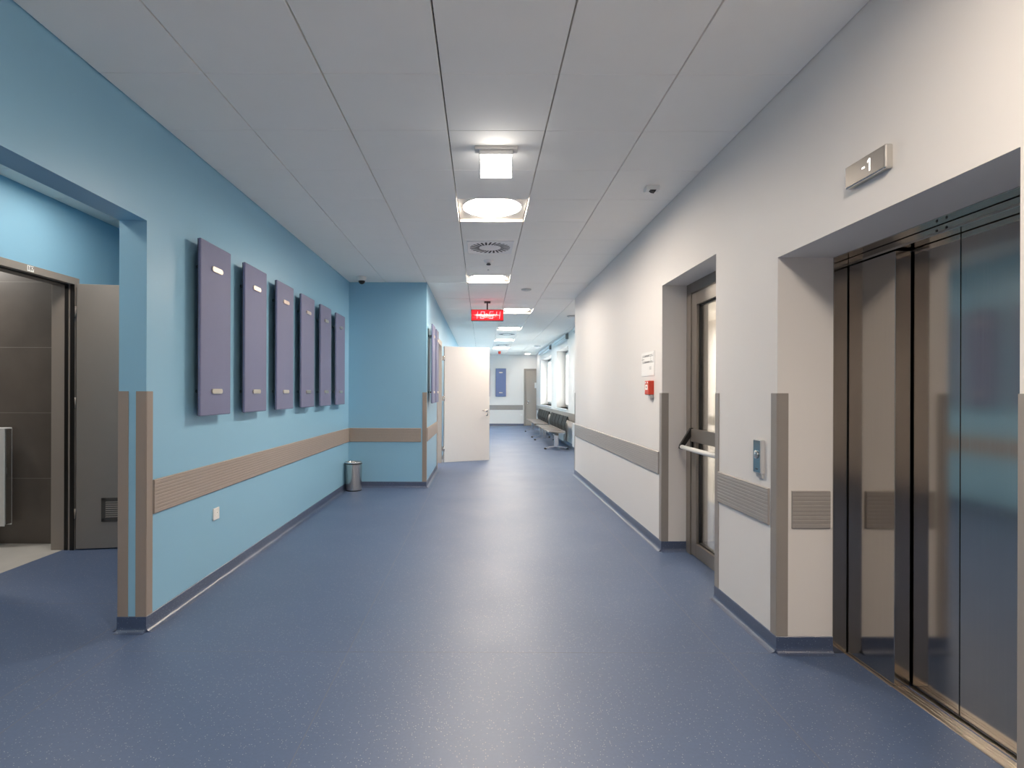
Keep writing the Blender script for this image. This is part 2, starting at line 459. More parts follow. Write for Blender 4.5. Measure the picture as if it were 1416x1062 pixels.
# ---- window wall with three openings
WIN = [(18.30, 21.55), (14.73, 16.99), (11.2, 13.46)]
WZ0, WZ1 = 0.96, 2.68
ys = [YR-0.0] + [v for w in sorted(WIN) for v in w] + [YE]
bx = []
for a, c in zip(ys[0::2], ys[1::2]): bx.append((XW, 2.82, a, c, 0, TOP))
for a, c in WIN:
    bx.append((XW, 2.82, a, c, 0, WZ0)); bx.append((XW, 2.82, a, c, WZ1, TOP))
wallobj('wall_right', bx, M['white'])
for n, (a, c) in enumerate(WIN, 1):
    r = empty('window_%d' % n, (2.62, (a+c)/2, WZ0)); r['kind'] = 'structure'
    b = new()
    x0, x1 = 2.595, 2.665
    mid = (a+c)/2
    for y0, y1, z0, z1 in ((a, a+.07, WZ0, WZ1), (c-.07, c, WZ0, WZ1), (a, c, WZ0, WZ0+.07), (a, c, WZ1-.07, WZ1), (mid-.05, mid+.05, WZ0, WZ1)):
        box(b, x0, x1, y0, y1, z0, z1, 0.004)
    obj('window_frame', b, M['winframe'], r)
    b = new()
    for y0, y1 in ((a+.07, mid-.05), (mid+.05, c-.07)):
        for p, q, z0, z1 in ((y0, y0+.05, WZ0+.07, WZ1-.07), (y1-.05, y1, WZ0+.07, WZ1-.07), (y0, y1, WZ0+.07, WZ0+.12), (y0, y1, WZ1-.12, WZ1-.07)):
            box(b, 2.585, 2.63, p, q, z0, z1, 0.004)
    obj('sash', b, M['upvc'], r)
    b = new(); box(b, 2.625, 2.631, a+.1, c-.1, WZ0+.1, WZ1-.1); obj('pane', b, M['wglass'], r)
    b = new(); box(b, 2.555, 2.585, mid-.012, mid+.012, 1.62, 1.75, .004); obj('window_handle', b, M['chrome'], r)
    b = new(); box(b, 2.285, 2.60, a-.02, c+.02, WZ0-.03, WZ0, .006); obj('window_sill', b, M['plastic'], r)
b = new(); box(b, 2.9, 40, -5, 60, -3.2, -3.0); struct('floor', b, M['outside'])

# ---- coved vinyl baseboards: profile (distance from wall, height)
COVE = [(0, 0), (0.040, 0.0), (0.028, 0.0020), (0.018, 0.0065), (0.0105, 0.014), (0.0065, 0.024), (0.0055, 0.036), (0.0055, BH-0.003), (0.003, BH), (0, BH)]
def base_y(b, xw, side, y0, y1):    # along Y; side +1 if the room lies towards +X
    prism(b, [(xw+side*d, z) for d, z in COVE], 'y', y0, y1)
def base_x(b, yw, side, x0, x1):
    prism(b, [(yw+side*d, z) for d, z in COVE], 'x', x0, x1)
b = new(); base_y(b, XL, 1, 3.197-0.005, YB); base_x(b, 3.197, -1, XL-0.165, XL+0.005); base_y(b, XL, 1, YK, YO); struct('baseboard_left', b, M['vinyl_base'])
b = new(); base_x(b, YB, -1, XL, XF+.005); base_y(b, XF, 1, YB-.005, D1a-.06); struct('baseboard_front', b, M['vinyl_base'])
b = new(); base_y(b, XF, 1, D1b+.06, YE); struct('baseboard_left', b, M['vinyl_base'])
b = new(); base_y(b, XR, -1, D2b-.005, YR+.005); base_x(b, D2b, -1, XR-.005, XD); base_y(b, XR, -1, EVb-.005, D2a+.005)
base_x(b, EVb, -1, XR-.005, XV); base_x(b, D2a, 1, XR-.005, XD); base_y(b, XR, -1, YK, EVa+.005); base_x(b, EVa, 1, XR-.005, XV)
struct('baseboard_right', b, M['vinyl_base'])
b = new(); base_y(b, XW, -1, YR, YE); base_x(b, YR, 1, XR-.005, XW); struct('baseboard_right', b, M['vinyl_base'])
b = new(); base_x(b, YE, -1, XF, 1.79); struct('baseboard_back', b, M['vinyl_base'])
b = new(); base_y(b, XA, 1, D3b+.06, 6.3); base_y(b, XL-.16, -1, 3.197, 6.3); base_y(b, XA, 1, -1.5, D3a-.06); struct('baseboard_left', b, M['vinyl_base'])

# ---- doorway 1: white door standing open in the far left wall
d = empty('door_1', (XF, D1b, 0)); d['kind'] = 'structure'
b = new()
box(b, XF-.17, XF+.012, D1b-.045, D1b, 0, D1h); box(b, XF-.17, XF+.012, D1a, D1a+.045, 0, D1h); box(b, XF-.17, XF+.012, D1a+.045, D1b-.045, D1h-.045, D1h)
box(b, XF, XF+.014, D1b, D1b+.05, 0, D1h+.05, .003); box(b, XF, XF+.014, D1a-.05, D1a, 0, D1h+.05, .003); box(b, XF, XF+.014, D1a, D1b, D1h, D1h+.05, .003)
obj('door_frame', b, M['doortaupe'], d)
b = new(); box(b, -0.02, 0.0, D1a, D1b, 0.0, 0.003); bmesh.ops.translate(b, verts=b.verts, vec=(XF-.06, 0, 0)); obj('threshold', b, M['sill'], d)
# leaf, built along +X from its hinge and then swung
LW, LT, LH = 1.0, 0.042, 2.32
hinge = Vector((XF+.07, D1b-.01, 0))
leaf = empty('door_leaf', hinge - Vector(d.location)); leaf.parent = d
def leafpart(name, b, m):
    for p in (pieces(b) if name in SPLIT else [b]):
        me = bpy.data.meshes.new(name); p.to_mesh(me); p.free(); me.materials.append(m)
        o = bpy.data.objects.new(name, me); COL.objects.link(o); o.parent = leaf
b = new(); box(b, 0.0, LW, 0.0, LT, 0.008, LH, .003); leafpart('leaf_panel', b, M['doorwhite'])
b = new(); box(b, -0.0012, 0.0, 0.002, LT-.002, 0.01, LH-.002); box(b, LW, LW+.0012, 0.002, LT-.002, 0.01, LH-.002); leafpart('edge_band', b, M['doortaupe'])
b = new(); tube(b, [(LW-.06, 0, 1.03), (LW-.06, -.045, 1.03), (LW-.075, -.055, 1.03), (LW-.19, -.055, 1.03)], .010); lathe(b, [(.026, -.008), (.026, 0)], (LW-.06, 0, 1.03), 24, 'y'); leafpart('door_handle', b, M['steel'])
b = new(); lathe(b, [(.026, -.010), (.026, 0)], (LW-.06, 0, .945), 24, 'y'); box(b, LW-.064, LW-.056, -.013, -.009, .932, .958); leafpart('lock_rose', b, M['steel'])
for z in (.28, 1.28, 2.08):
    b = new(); lathe(b, [(.010, z-.05), (.010, z+.05)], (-.006, -.006, 0), 12, 'z'); box(b, -.05, 0, -.004, 0.002, z-.045, z+.045); leafpart('hinge', b, M['steel'])
leaf.rotation_euler = (0, 0, math.radians(25.5))

# ---- doorway 2: glazed door with push bar, deep in the right wall
d = empty('door_2', (XD+.03, (D2a+D2b)/2, 0)); d['kind'] = 'structure'
b = new()
box(b, XD, XD+.07, D2b-.095, D2b, 0, D2h, .003); box(b, XD, XD+.07, D2a, D2a+.095, 0, D2h, .003); box(b, XD, XD+.07, D2a+.095, D2b-.095, D2h-.085, D2h, .003)
obj('door_frame', b, M['alu'], d)
y0, y1 = D2a+.105, D2b-.105
b = new()
box(b, XD+.006, XD+.066, y1-.105, y1, .012, D2h-.095, .003); box(b, XD+.006, XD+.066, y0, y0+.105, .012, D2h-.095, .003)
box(b, XD+.006, XD+.066, y0+.105, y1-.105, D2h-.20, D2h-.095, .003); box(b, XD+.006, XD+.066, y0+.105, y1-.105, .012, .125, .003)
obj('door_leaf', b, M['alu'], d)
b = new()
for a, c, z0, z1 in ((y1-.117, y1-.105, .125, D2h-.20), (y0+.105, y0+.117, .125, D2h-.20), (y0+.105, y1-.105, D2h-.212, D2h-.20), (y0+.105, y1-.105, .125, .137)):
    box(b, XD+.03, XD+.06, a, c, z0, z1)
obj('glazing_gasket', b, M['black'], d)
b = new(); box(b, XD+.040, XD+.046, y0+.11, y1-.11, .13, D2h-.205); obj('pane', b, M['glass'], d)
pb = empty('push_bar', (XD-.03, (y0+y1)/2-Vector(d.location).y+Vector(d.location).y, .95)); pb.location = Vector((XD-.03, (y0+y1)/2, .95))-Vector(d.location); pb.parent = d
b = new(); box(b, XD-.014, XD+.006, y0+.01, y1-.035, .985, 1.095, .004); obj('lock_plate', b, M['alu'], pb)
b = new()
for yy in (y1-.03, y0+.03):
    prism(b, [(XD+.004, 1.10), (XD-.016, 1.10), (XD-.105, .955), (XD-.112, .925), (XD-.088, .915), (XD-.075, .935), (XD-.012, 1.03), (XD-.008, .90), (XD+.004, .90)], 'y', yy-.016, yy+.016)
obj('arm', b, M['black'], pb)
b = new(); tube(b, [(XD-.092, y0+.05, .938), (XD-.092, y1-.046, .938)], .019, 16); obj('bar', b, M['plastic'], pb)

# ---- doorway 3: grey door of room 187 in the side passage, standing open
d = empty('door_3', (XA, D3b, 0)); d['kind'] = 'structure'
b = new()
for y0, y1, z0, z1 in ((D3b-.06, D3b, 0, D3h), (D3a, D3a+.06, 0, D3h), (D3a+.06, D3b-.06, D3h-.06, D3h)):
    box(b, XA-.19, XA+.012, y0, y1, z0, z1, .002)
obj('door_frame', b, M['alugrey'], d)
b = new()
box(b, XA-.07, XA-.04, D3b-.066, D3b-.055, 0, D3h-.06); box(b, XA-.07, XA-.04, D3a+.06, D3b-.06, D3h-.068, D3h-.058)
box(b, XA-.02, XA+.013, D3b-.0665, D3b-.058, 0.0, D3h-.06)
obj('door_seal', b, M['black'], d)
leaf = empty('door_leaf', Vector((XA+.035, D3b-.065, 0))-Vector(d.location)); leaf.parent = d
b = new(); box(b, 0, .93, 0, .045, .010, D3h-.055, .003); leafpart('leaf_panel', b, M['doorgrey'])
gx0, gx1, gz0, gz1 = .205, .625, .245, .455
b = new()
for x0, x1, z0, z1 in ((gx0, gx1, gz0, gz0+.03), (gx0, gx1, gz1-.03, gz1), (gx0, gx0+.035, gz0, gz1), (gx1-.035, gx1, gz0, gz1)):
    box(b, x0, x1, -.008, 0.002, z0, z1, .002)
leafpart('vent_frame', b, M['grille'])
b = new()
for k in range(8):
    z = gz0+.036+k*.0185
    prism(b, [(-.001, z), (-.008, z+.001), (-.003, z+.013), (-.001, z+.012)], 'x', gx0+.03, gx1-.03)
leafpart('vent_slats', b, M['doorgrey'])
b = new(); box(b, gx0+.03, gx1-.03, -.0012, .0, gz0+.03, gz1-.03); leafpart('vent_opening', b, M['black'])
for z in (.32, 1.3, 2.1):
    b = new(); lathe(b, [(.006, z-.045), (.006, z+.045)], (-.010, .004, 0), 12, 'z'); leafpart('hinge', b, M['alugrey'])
leaf.rotation_euler = (0, 0, math.radians(9))
# number plate over the door
t = thing('room_number_sign', 'small white plate reading 187 on the grey door frame of the side passage', 'sign', (XA+.012, 4.365, D3h-.055))
b = new(); box(b, XA+.0125, XA+.0155, 4.333, 4.397, D3h-.052, D3h-.006, .001); obj('plate', b, M['whitemark'], t)
b = text_mesh('187', .043)
bmesh.ops.transform(b, matrix=Matrix.Translation((XA+.0160, 4.365, D3h-.029)) @ Matrix(((0, 0, 1, 0), (1, 0, 0, 0), (0, 1, 0, 0), (0, 0, 0, 1))), verts=b.verts)
obj('digits', b, M['textblack'], t)

# ---- doorway 4: taupe door in the end wall
d = empty('door_4', (2.3, YE, 0)); d['kind'] = 'structure'
b = new()
for x0, x1, z0, z1 in ((1.79, 1.88, 0, 2.42), (2.78, 2.87, 0, 2.42), (1.88, 2.78, 2.33, 2.42)): box(b, x0, x1, YE-.012, YE+.10, z0, z1, .003)
obj('door_frame', b, M['alugrey'], d)
b = new(); box(b, 1.883, 2.777, YE+.01, YE+.055, .008, 2.327, .003); obj('door_leaf', b, M['doortaupe'], d)
b = new(); tube(b, [(1.97, YE+.01, 1.04), (1.97, YE-.04, 1.04), (2.09, YE-.045, 1.04)], .011); lathe(b, [(.027, -.01), (.027, .012)], (1.97, YE, 1.04), 20, 'y'); obj('door_handle', b, M['chrome'], d)
b = new(); lathe(b, [(.027, -.01), (.027, .012)], (1.97, YE, .95), 20, 'y'); obj('lock_rose', b, M['chrome'], d)
t = tag(obj('door_sign', (lambda b: (box(b, 2.245, 2.36, YE-.004, YE+.0098, 1.60, 1.83, .002), b)[1])(new()), M['plastic']), 'small white notice on the taupe door in the end wall', 'sign')

# ================================================================== WALL PROTECTION
def rib_profile(z0, z1, t=.012):
    pts = [(0, z0), (t*.6, z0), (t, z0+.005)]
    n = 9; zz = z0+.010; st = (z1-z0-.020)/n
    for k in range(n):
        a = zz+k*st
        pts += [(t, a+.002), (t, a+st-.006), (t-.0010, a+st-.004), (t-.0010, a+st-.001)]
    pts += [(t, z1-.005), (t*.6, z1), (0, z1)]
    return pts
def rail_y(label, xw, side, y0, y1, m):
    b = new(); prism(b, [(xw+side*(d_+.0005), z) for d_, z in rib_profile(RZ0, RZ1)], 'y', y0, y1)
    return tag(obj('protection_rail', b, m), label, 'wall rail', None)
def rail_x(label, yw, side, x0, x1, m):
    b = new(); prism(b, [(yw+side*(d_+.0005), z) for d_, z in rib_profile(RZ0, RZ1)], 'x', x0, x1)
    return tag(obj('protection_rail', b, m), label, 'wall rail', None)
rail_y('long taupe ribbed rail along the blue wall below the lilac panels', XL, 1, 3.262, YB-.013, M['rail'])
rail_x('taupe rail on the blue wall that faces the camera, above the bin', YB, -1, XL+.014, XF-.075, M['rail'])
rail_y('pale rail on the far left wall before the open white door', XF, 1, YB+.07, D1a-.06, M['rail'])
rail_y('long grey ribbed rail on the white right wall under the red call point', XR, -1, D2b+.07, YR-.06, M['railgrey'])
rail_y('short grey ribbed rail on white wall between glazed door and elevator', XR, -1, EVb+.075, D2a-.06, M['railgrey'])
rail_x('small square of grey ribbed rail on the return beside the elevator', EVb, -1, 1.672, 1.876, M['railgrey'])
rail_x('taupe rail across the white end wall left of the taupe door', YE, -1, XF+.02, 1.76, M['railgrey'])
rail_y('grey rail on the window wall behind the waiting benches', XW, -1, YR+.05, YE-.06, M['railgrey'])
rail_y('grey rail on stairwell wall seen through the glazed door', 5.4, -1, 3.6, 14.9, M['railgrey'])

def guard(label, x, y, sx, sy, m, w=.058, t=.0035, z0=BH, z1=GT):
    """L-shaped corner guard; wings run from the corner (x,y) along sx*X and sy*Y, standing proud of both faces"""
    b = new()
    o_ = .0006
    pts = [(x-sx*(t+o_), y-sy*(t+o_)), (x+sx*w, y-sy*(t+o_)), (x+sx*w, y-sy*o_), (x-sx*o_, y-sy*o_), (x-sx*o_, y+sy*w), (x-sx*(t+o_), y+sy*w)]
    prism(b, pts, 'z', z0, z1)
    bmesh.ops.bevel(b, geom=[e for e in b.edges if abs(e.verts[0].co.z-e.verts[1].co.z) > .1 and (Vector((e.verts[0].co.x, e.verts[0].co.y))-Vector(pts[0])).length < 1e-5], offset=.003, segments=2, affect='EDGES')
    return tag(obj('corner_guard', b, m), label, 'corner guard')
guard('taupe corner guard on the corridor edge of the blue wall end', XL, 3.197, -1, 1, M['guard'])
guard('taupe corner guard on the passage edge of the blue wall end', XL-.16, 3.197, 1, 1, M['guard'])
guard('taupe corner guard at the corner of the blue wall facing the camera', XF, YB, -1, 1, M['guard'])
guard('grey corner guard on the far side of the glazed door recess', XR, D2b, 1, 1, M['guardgrey'])
guard('thin grey corner guard on the near side of the glazed door recess', XR, D2a, 1, -1, M['guardgrey'])
guard('broad grey corner guard between call button and elevator recess', XR, EVb, 1, 1, M['guardgrey'])
guard('grey corner guard at the right picture edge, near side of elevator', XR, EVa, 1, -1, M['guardgrey'])
guard('grey corner guard at the far end of the white right wall by the benches', XR, YR-.005, 1, -1, M['guardgrey'])

# ================================================================== ELEVATOR
t = thing('elevator', 'dark brushed steel elevator entrance in the right wall', 'elevator', (1.98, 2.3, 0))
XJ, XDR = 1.972, 2.055
b = new(); box(b, XV, XJ, EVb-.004, EVb+.0, 0.0, EVh, .001); box(b, XV, XJ, EVa, EVa+.004, 0.0, EVh, .001); box(b, XV, XJ, EVa+.004, EVb-.004, EVh-.004, EVh, .001)
obj('lining', b, M['lift'], t)
b = new(); box(b, XJ+.001, XJ+.075, 2.623, EVb-.012, 0.004, 2.082, .002); obj('jamb', b, M['lift'], t)
b = new(); box(b, XJ+.001, XJ+.075, EVa+.012, 1.80, 0.004, 2.082, .002); obj('jamb', b, M['lift'], t)
b = new(); box(b, XJ+.001, XDR-.010, EVa+.004, EVb-.004, 2.090, EVh-.006, .0015); obj('lintel', b, M['lift'], t)
b = new(); box(b, XDR, XDR+.03, 2.362, 2.70, .012, 2.13, .0015); obj('door_panel', b, M['lift'], t)
b = new(); box(b, XDR, XDR+.03, 1.74, 2.357, .012, 2.13, .0015); obj('door_panel', b, M['lift'], t)
b = new(); box(b, XDR+.03, XDR+.06, 1.7, 2.8, 0.002, 2.19)
box(b, XJ+.02, XJ+.07, EVb-.012, EVb+.004, 0.004, 2.2); obj('shaft_gap', b, M['liftdark'], t)
b = new()
prism(b, [(1.962, -.004), (1.962, .002), (1.966, .004), (1.986, .004), (1.987, .0015), (1.992, .0015), (1.993, .004), (2.003, .004), (2.004, .0015), (2.009, .0015), (2.010, .004),
          (2.028, .004), (2.029, -.002), (2.042, -.002), (2.043, .004), (2.075, .004), (2.075, -.004)], 'y', 1.80, 2.623)
prism(b, [(1.958, -.004), (1.958, .003), (1.972, .003), (1.972, -.004)], 'y', 2.623, EVb)
obj('sill', b, M['sill'], t)
b = new()
for y in (2.335, 2.385): lathe(b, [(.006, -.001), (.006, .0)], (XJ+.001, y, 2.107), 16, 'x')
obj('screw_cap', b, M['black'], t)
# shaft enclosure behind
for q in ((2.12, 2.2, 1.5, 3.34, 0, TOP), (XV, 2.12, 2.97, 3.34, 0, TOP), (XV, 2.12, 1.5, 1.625, 0, TOP), (XV, 2.12, 1.625, 2.97, 2.2, TOP)):
    wallobj('wall_right', [q], M['liftdark'])

# floor indicator above the lift
t = thing('floor_indicator', 'steel floor indicator reading -1 on white wall above the elevator', 'indicator', (XR-.015, 2.253, 2.277))
b = new(); box(b, XR-.030, XR+.001, 2.134, 2.372, 2.277, 2.372, .006, seg=3); obj('housing', b, M['steel'], t)
b = new(); box(b, XR-.0318, XR-.030, 2.140, 2.366, 2.282, 2.367, .0008); obj('face', b, M['indicator'], t)
b = new(); xf = XR-.0324
box(b, xf, xf+.0006, 2.247, 2.264, 2.3225, 2.3285); obj1('minus_sign', b, M['lcd'], t); b = new()
box(b, xf, xf+.0006, 2.216, 2.2225, 2.300, 2.350)                         # one
prism(b, [(2.2225, 2.350), (2.2225, 2.343), (2.232, 2.336), (2.232, 2.342)], 'x', xf, xf+.0006)
obj1('digit', b, M['lcd'], t)

# call button plate
t = thing('call_button_panel', 'slim steel elevator call button plate on white wall', 'call button', (XR-.01, 3.14, .935))
b = new(); box(b, XR-.024, XR+.001, 3.092, 3.180, .942, 1.138, .007, seg=3); obj('plate', b, M['lightgrey'], t)
b = new(); box(b, XR-.0255, XR-.024, 3.098, 3.174, .950, 1.131, .0006); obj('face', b, M['button'], t)
b = new(); lathe(b, [(.021, -.032), (.0225, -.030), (.0225, -.0255)], (XR, 3.136, 1.050), 28, 'x'); obj('button', b, M['steel'], t)
b = new(); box(b, XR-.0262, XR-.0255, 3.122, 3.148, .966, .971); obj('mark', b, M['textblack'], t)
b = new(); prism(b, [(XR-.016, .9425), (XR-.012, .922), (XR-.001, .918), (XR-.001, .9425)], 'y', 3.10, 3.165); obj('lower_clip', b, M['lightgrey'], t)

# ================================================================== RIGHT WALL SMALL THINGS
t = thing('evacuation_plan', 'evacuation plan sheet in clear holder above the red call point', 'wall plan', (XR, 5.27, 1.565))
b = new(); box(b, XR-.004, XR+.001, 5.065, 5.475, 1.562, 1.792, .001); obj('holder', b, M['plastic'], t)
b = new(); box(b, XR-.0048, XR-.004, 5.075, 5.465, 1.570, 1.785); obj('sheet', b, M['paper'], t)
b = new(); xp = XR-.0054
def ln(y0, z0, y1, z1, w=.004):
    box(b, xp, xp+.0006, min(y0, y1)-w/2, max(y0, y1)+w/2, min(z0, z1)-w/2, max(z0, z1)+w/2)
for z in (1.762, 1.748, 1.690, 1.702): ln(5.13, z, 5.43, z)
for y in (5.13, 5.16, 5.19, 5.235, 5.27, 5.31, 5.35, 5.39, 5.43): ln(y, 1.748, y, 1.762); ln(y, 1.690, y, 1.702)
ln(5.43, 1.69, 5.43, 1.762); ln(5.17, 1.702, 5.17, 1.748); ln(5.095, 1.690, 5.13, 1.690); ln(5.095, 1.690, 5.095, 1.775); ln(5.095, 1.748, 5.13, 1.748)
ln(5.38, 1.725, 5.455, 1.725, .007); ln(5.22, 1.697, 5.36, 1.697, .008); ln(5.22, 1.755, 5.36, 1.755, .008)
for z in (1.640, 1.648, 1.632, 1.624): ln(5.155, z, 5.21, z, .003)
obj('printed_plan', b, M['ink'], t)

t = thing('fire_call_point', 'red fire alarm call point on white wall beside the glazed door recess', 'fire alarm', (XR, 5.15, 1.375))
b = new(); box(b, XR-.052, XR+.001, 5.085, 5.205, 1.385, 1.515, .006, seg=3); obj('housing', b, M['red'], t)
b = new()
box(b, XR-.0535, XR-.052, 5.11, 5.18, 1.43, 1.478); box(b, XR-.0535, XR-.052, 5.10, 5.125, 1.490, 1.505); box(b, XR-.0535, XR-.052, 5.165, 5.19, 1.490, 1.505)
obj('white_marking', b, M['whitemark'], t)
b = new(); lathe(b, [(.011, -.054), (.011, -.0535)], (XR, 5.145, 1.454), 16, 'x'); obj('press_point', b, M['black'], t)
b = new(); box(b, XR-.035, XR-.004, 5.09, 5.15, 1.350, 1.3855, .004); obj('lower_cap', b, M['lightgrey'], t)

# ================================================================== LEATHERETTE WALL PANELS (local: wall is x=0, panel sticks out along +X, width along Y)
PW, PZ0, PZ1 = .438, 1.235, 2.425
def make_panel(m):
    r = empty('wall_panel', (0, 0, 0))
    b = new(); box(b, .056, .060, 0.004, PW-.004, PZ0+.004, PZ1-.004); obj('backing', b, M['panelback'], r)
    b = new(); box(b, .0600, .0815, 0, PW, PZ0, PZ1, .0075, seg=3); obj('cushion', b, m, r)
    for z in (1.402, 2.252):
        b = new()
        pts = []
        w, h = .150, .034
        for k in range(13):
            a = -PI/2 + PI*k/12; pts.append((PW/2+w/2-h/2+h/2*math.cos(a), z+h/2*math.sin(a)))
        for k in range(13):
            a = PI/2 + PI*k/12; pts.append((PW/2-w/2+h/2+h/2*math.cos(a), z+h/2*math.sin(a)))
        prism(b, pts, 'x', .0812, .0905); obj('fixing_cap', b, M['cap'], r)
        for yy in (.10, PW-.10):
            b = new(); lathe(b, [(.012, .0005), (.012, .056)], (0, yy, z), 12, 'x'); obj('standoff', b, M['steel'], r)
    return r
place = ['first and nearest', 'second', 'third', 'fourth', 'fifth', 'last and farthest']
src = make_panel(M['lilac'])
PY0, PP = 3.655, .683
for k in range(6):
    r = src if k == 0 else copy_tree(src)
    r.location = (XL, PY0+PP*k, 0)
    tag(r, '%s of six tall lilac-grey padded panels along the blue left wall' % place[k], 'wall panel', 'six lilac panels on the long blue wall')
for k, y in enumerate((8.20, 8.88)):
    r = copy_tree(src); r.location = (XF, y, 0)
    tag(r, ['lilac padded panel just past the corner before the open white door', 'lilac padded panel next to the frame of the open white door'][k], 'wall panel', 'two lilac panels beside the white door')
src2 = make_panel(M['navy'])
for k, x in enumerate((.592, -.088)):
    r = src2 if k == 0 else copy_tree(src2)
    r.location = (x, YE, 0); r.rotation_euler = (0, 0, -PI/2)
    r.location.x = x  # local Y runs along +X after the turn
    tag(r, ['slate-blue padded panel in full view on the white end wall', 'slate-blue panel on end wall half hidden by the white door'][k], 'wall panel', 'slate-blue panels on the end wall')

# ================================================================== LEFT SIDE SMALL THINGS
def socket(label, loc, rz):
    r = thing('power_socket', label, 'socket', loc)
    def p(name, b, m):
        for q in (pieces(b) if name in SPLIT else [b]):
            o = obj1(name, q, m, None); o.parent = r
    b = new(); box(b, .0005, .011, -.043, .043, -.043, .043, .004, seg=3); p('cover', b, M['plastic'])
    b = new(); lathe(b, [(.021, .0112), (.021, .0118), (.019, .0120)], (0, 0, 0), 24, 'x'); p('insert', b, M['whitemark'])
    b = new()
    for y in (-.0095, .0095): lathe(b, [(.0028, .0120), (.0028, .0124)], (0, y, 0), 10, 'x')
    lathe(b, [(.0024, .0120), (.0024, .017)], (0, 0, .010), 10, 'x'); p('contacts', b, M['lightgrey'])
    r.rotation_euler = (0, 0, rz)
    return r
socket('white power socket low on the blue left wall under the rail', (XL, 4.03, .505), 0)
socket('tiny white socket on the end wall beside the taupe door', (1.69, YE, .46), -PI/2)

t = thing('waste_bin', 'cylindrical steel waste bin in the blue corner', 'waste bin', (-1.822, 7.84, 0))
c = (-1.822, 7.84, 0)
b = new(); lathe(b, [(.110, .004), (.112, .02), (.118, .385), (.118, .398), (.114, .398), (.112, .385), (.106, .03), (.0, .03)], c, 40, 'z', cap1=False); obj('body', b, M['steel'], t)
b = new(); lathe(b, [(.112, .0), (.1125, .012), (.111, .012)], c, 40, 'z'); obj('foot_ring', b, M['black'], t)
b = new(); lathe(b, [(.1155, .392), (.1195, .392), (.1195, .406), (.115, .409), (.111, .404)], c, 40, 'z', cap0=False, cap1=False); obj('rim', b, M['chrome'], t)
b = new(); lathe(b, [(.1165, .378), (.1192, .378), (.1192, .391), (.1165, .391)], c, 40, 'z', cap0=False, cap1=False); obj('liner_band', b, M['black'], t)

def make_radiator(w, h, dep, name, label):
    r = thing(name, label, 'radiator', (0, 0, 0))
    b = new(); box(b, 0, w, 0, .012, 0, h, .004)
    obj('front_panel', b, M['radiator'], r)
    b = new(); box(b, 0, w, dep-.012, dep, 0, h, .004); obj('rear_panel', b, M['radiator'], r)
    b = new()
    for k in range(int(w/.035)): box(b, .02+k*.035, .022+k*.035, .012, dep-.012, .03, h-.02)
    obj('fins', b, M['radiator'], r)
    b = new(); box(b, .002, w-.002, .013, dep-.013, h-.012, h-.002, .001); obj('top_grille', b, M['radiator'], r)
    b = new()
    for x in (-.003, w+.003):
        box(b, min(x, x), x+.0001, .010, dep-.010, .02, h-.01) if False else box(b, x-.002, x+.002, .012, dep-.012, .015, h-.010, .001)
    obj('side_cover', b, M['steel'], r)
    b = new()
    for x in (.15, w-.15): box(b, x-.02, x+.02, dep, dep+.04, h*.2, h*.85)
    obj('wall_bracket', b, M['radiator'], r)
    return r
r = make_radiator(1.0, .88, .085, 'radiator', 'white panel radiator on the dark tiled washroom wall')
r.location = (-5.255, 4.90, .19)
for k, (a, c_) in enumerate(WIN):
    r = make_radiator(min(c_-a-.2, 2.2), .56, .07, 'radiator', ['white radiator under the far window behind the far bench', 'white radiator under the nearer visible window behind the near bench', 'white radiator on the window wall just past the right wall corner'][k])
    r.rotation_euler = (0, 0, -PI/2); r.location = (XW-.115, (a+c_)/2+min(c_-a-.2, 2.2)/2, .10)
    r['group'] = 'radiators under the windows'

# ================================================================== CEILING FITTINGS
def ceiling_light(x, y, label, glow='lamp'):
    t = thing('ceiling_light', label, 'ceiling light', (x, y, H-.005), 'round ceiling lights along the corridor')
    b = new()
    s, R, seg = .296, .258, 48
    zo, zi = H+.030, H+.046
    # square plate with a round, conical opening
    ring = [b.verts.new((x+R*math.cos(2*PI*k/seg), y+R*math.sin(2*PI*k/seg), zo)) for k in range(seg)]
    inner = [b.verts.new((x+(R-.004)*math.cos(2*PI*k/seg), y+(R-.004)*math.sin(2*PI*k/seg), zi)) for k in range(seg)]
    def sq(a):
        c_, s_ = math.cos(a), math.sin(a); f = s/max(abs(c_), abs(s_)); return (x+c_*f, y+s_*f)
    outer = [b.verts.new((*sq(2*PI*k/seg), zo)) for k in range(seg)]
    rim = [b.verts.new((*sq(2*PI*k/seg), zo+.03)) for k in range(seg)]
    for k in range(seg):
        n = (k+1) % seg
        b.faces.new((ring[k], ring[n], outer[n], outer[k])); b.faces.new((inner[k], inner[n], ring[n], ring[k])); b.faces.new((outer[k], outer[n], rim[n], rim[k]))
    bmesh.ops.recalc_face_normals(b, faces=b.faces)
    obj('housing', b, M['lampbody'], t)
    b = new(); lathe(b, [(.0, H+.031), (.12, H+.0315), (.20, H+.033), (.240, H+.036), (.2535, H+.040), (.2535, H+.046)], (x, y, 0), 48, 'z', cap0=False)
    bmesh.ops.remove_doubles(b, verts=b.verts, dist=1e-5)
    obj('diffuser', b, M[glow], t)
    return t
names = {-3: 'round ceiling light far behind the camera position', -2: 'round ceiling light behind the camera position', -1: 'round ceiling light just out of view above the camera',
         0: 'nearest large round ceiling light, beyond the lit exit sign', 1: 'second round ceiling light, between sprinkler and red clock', 2: 'round ceiling light right beside the red clock',
         3: 'fourth round ceiling light, just past the red clock', 4: 'fifth round ceiling light, between two far vents', 5: 'farthest round ceiling light, before the end wall'}
for k in range(-1, 6):
    x = .0877 if k in (0, 1) else .6877
    ceiling_light(x, 4.88+3*k if k >= 0 else 0.68, names[k])
for k in (-2,):
    ceiling_light(.6877, -2.32, names[k])
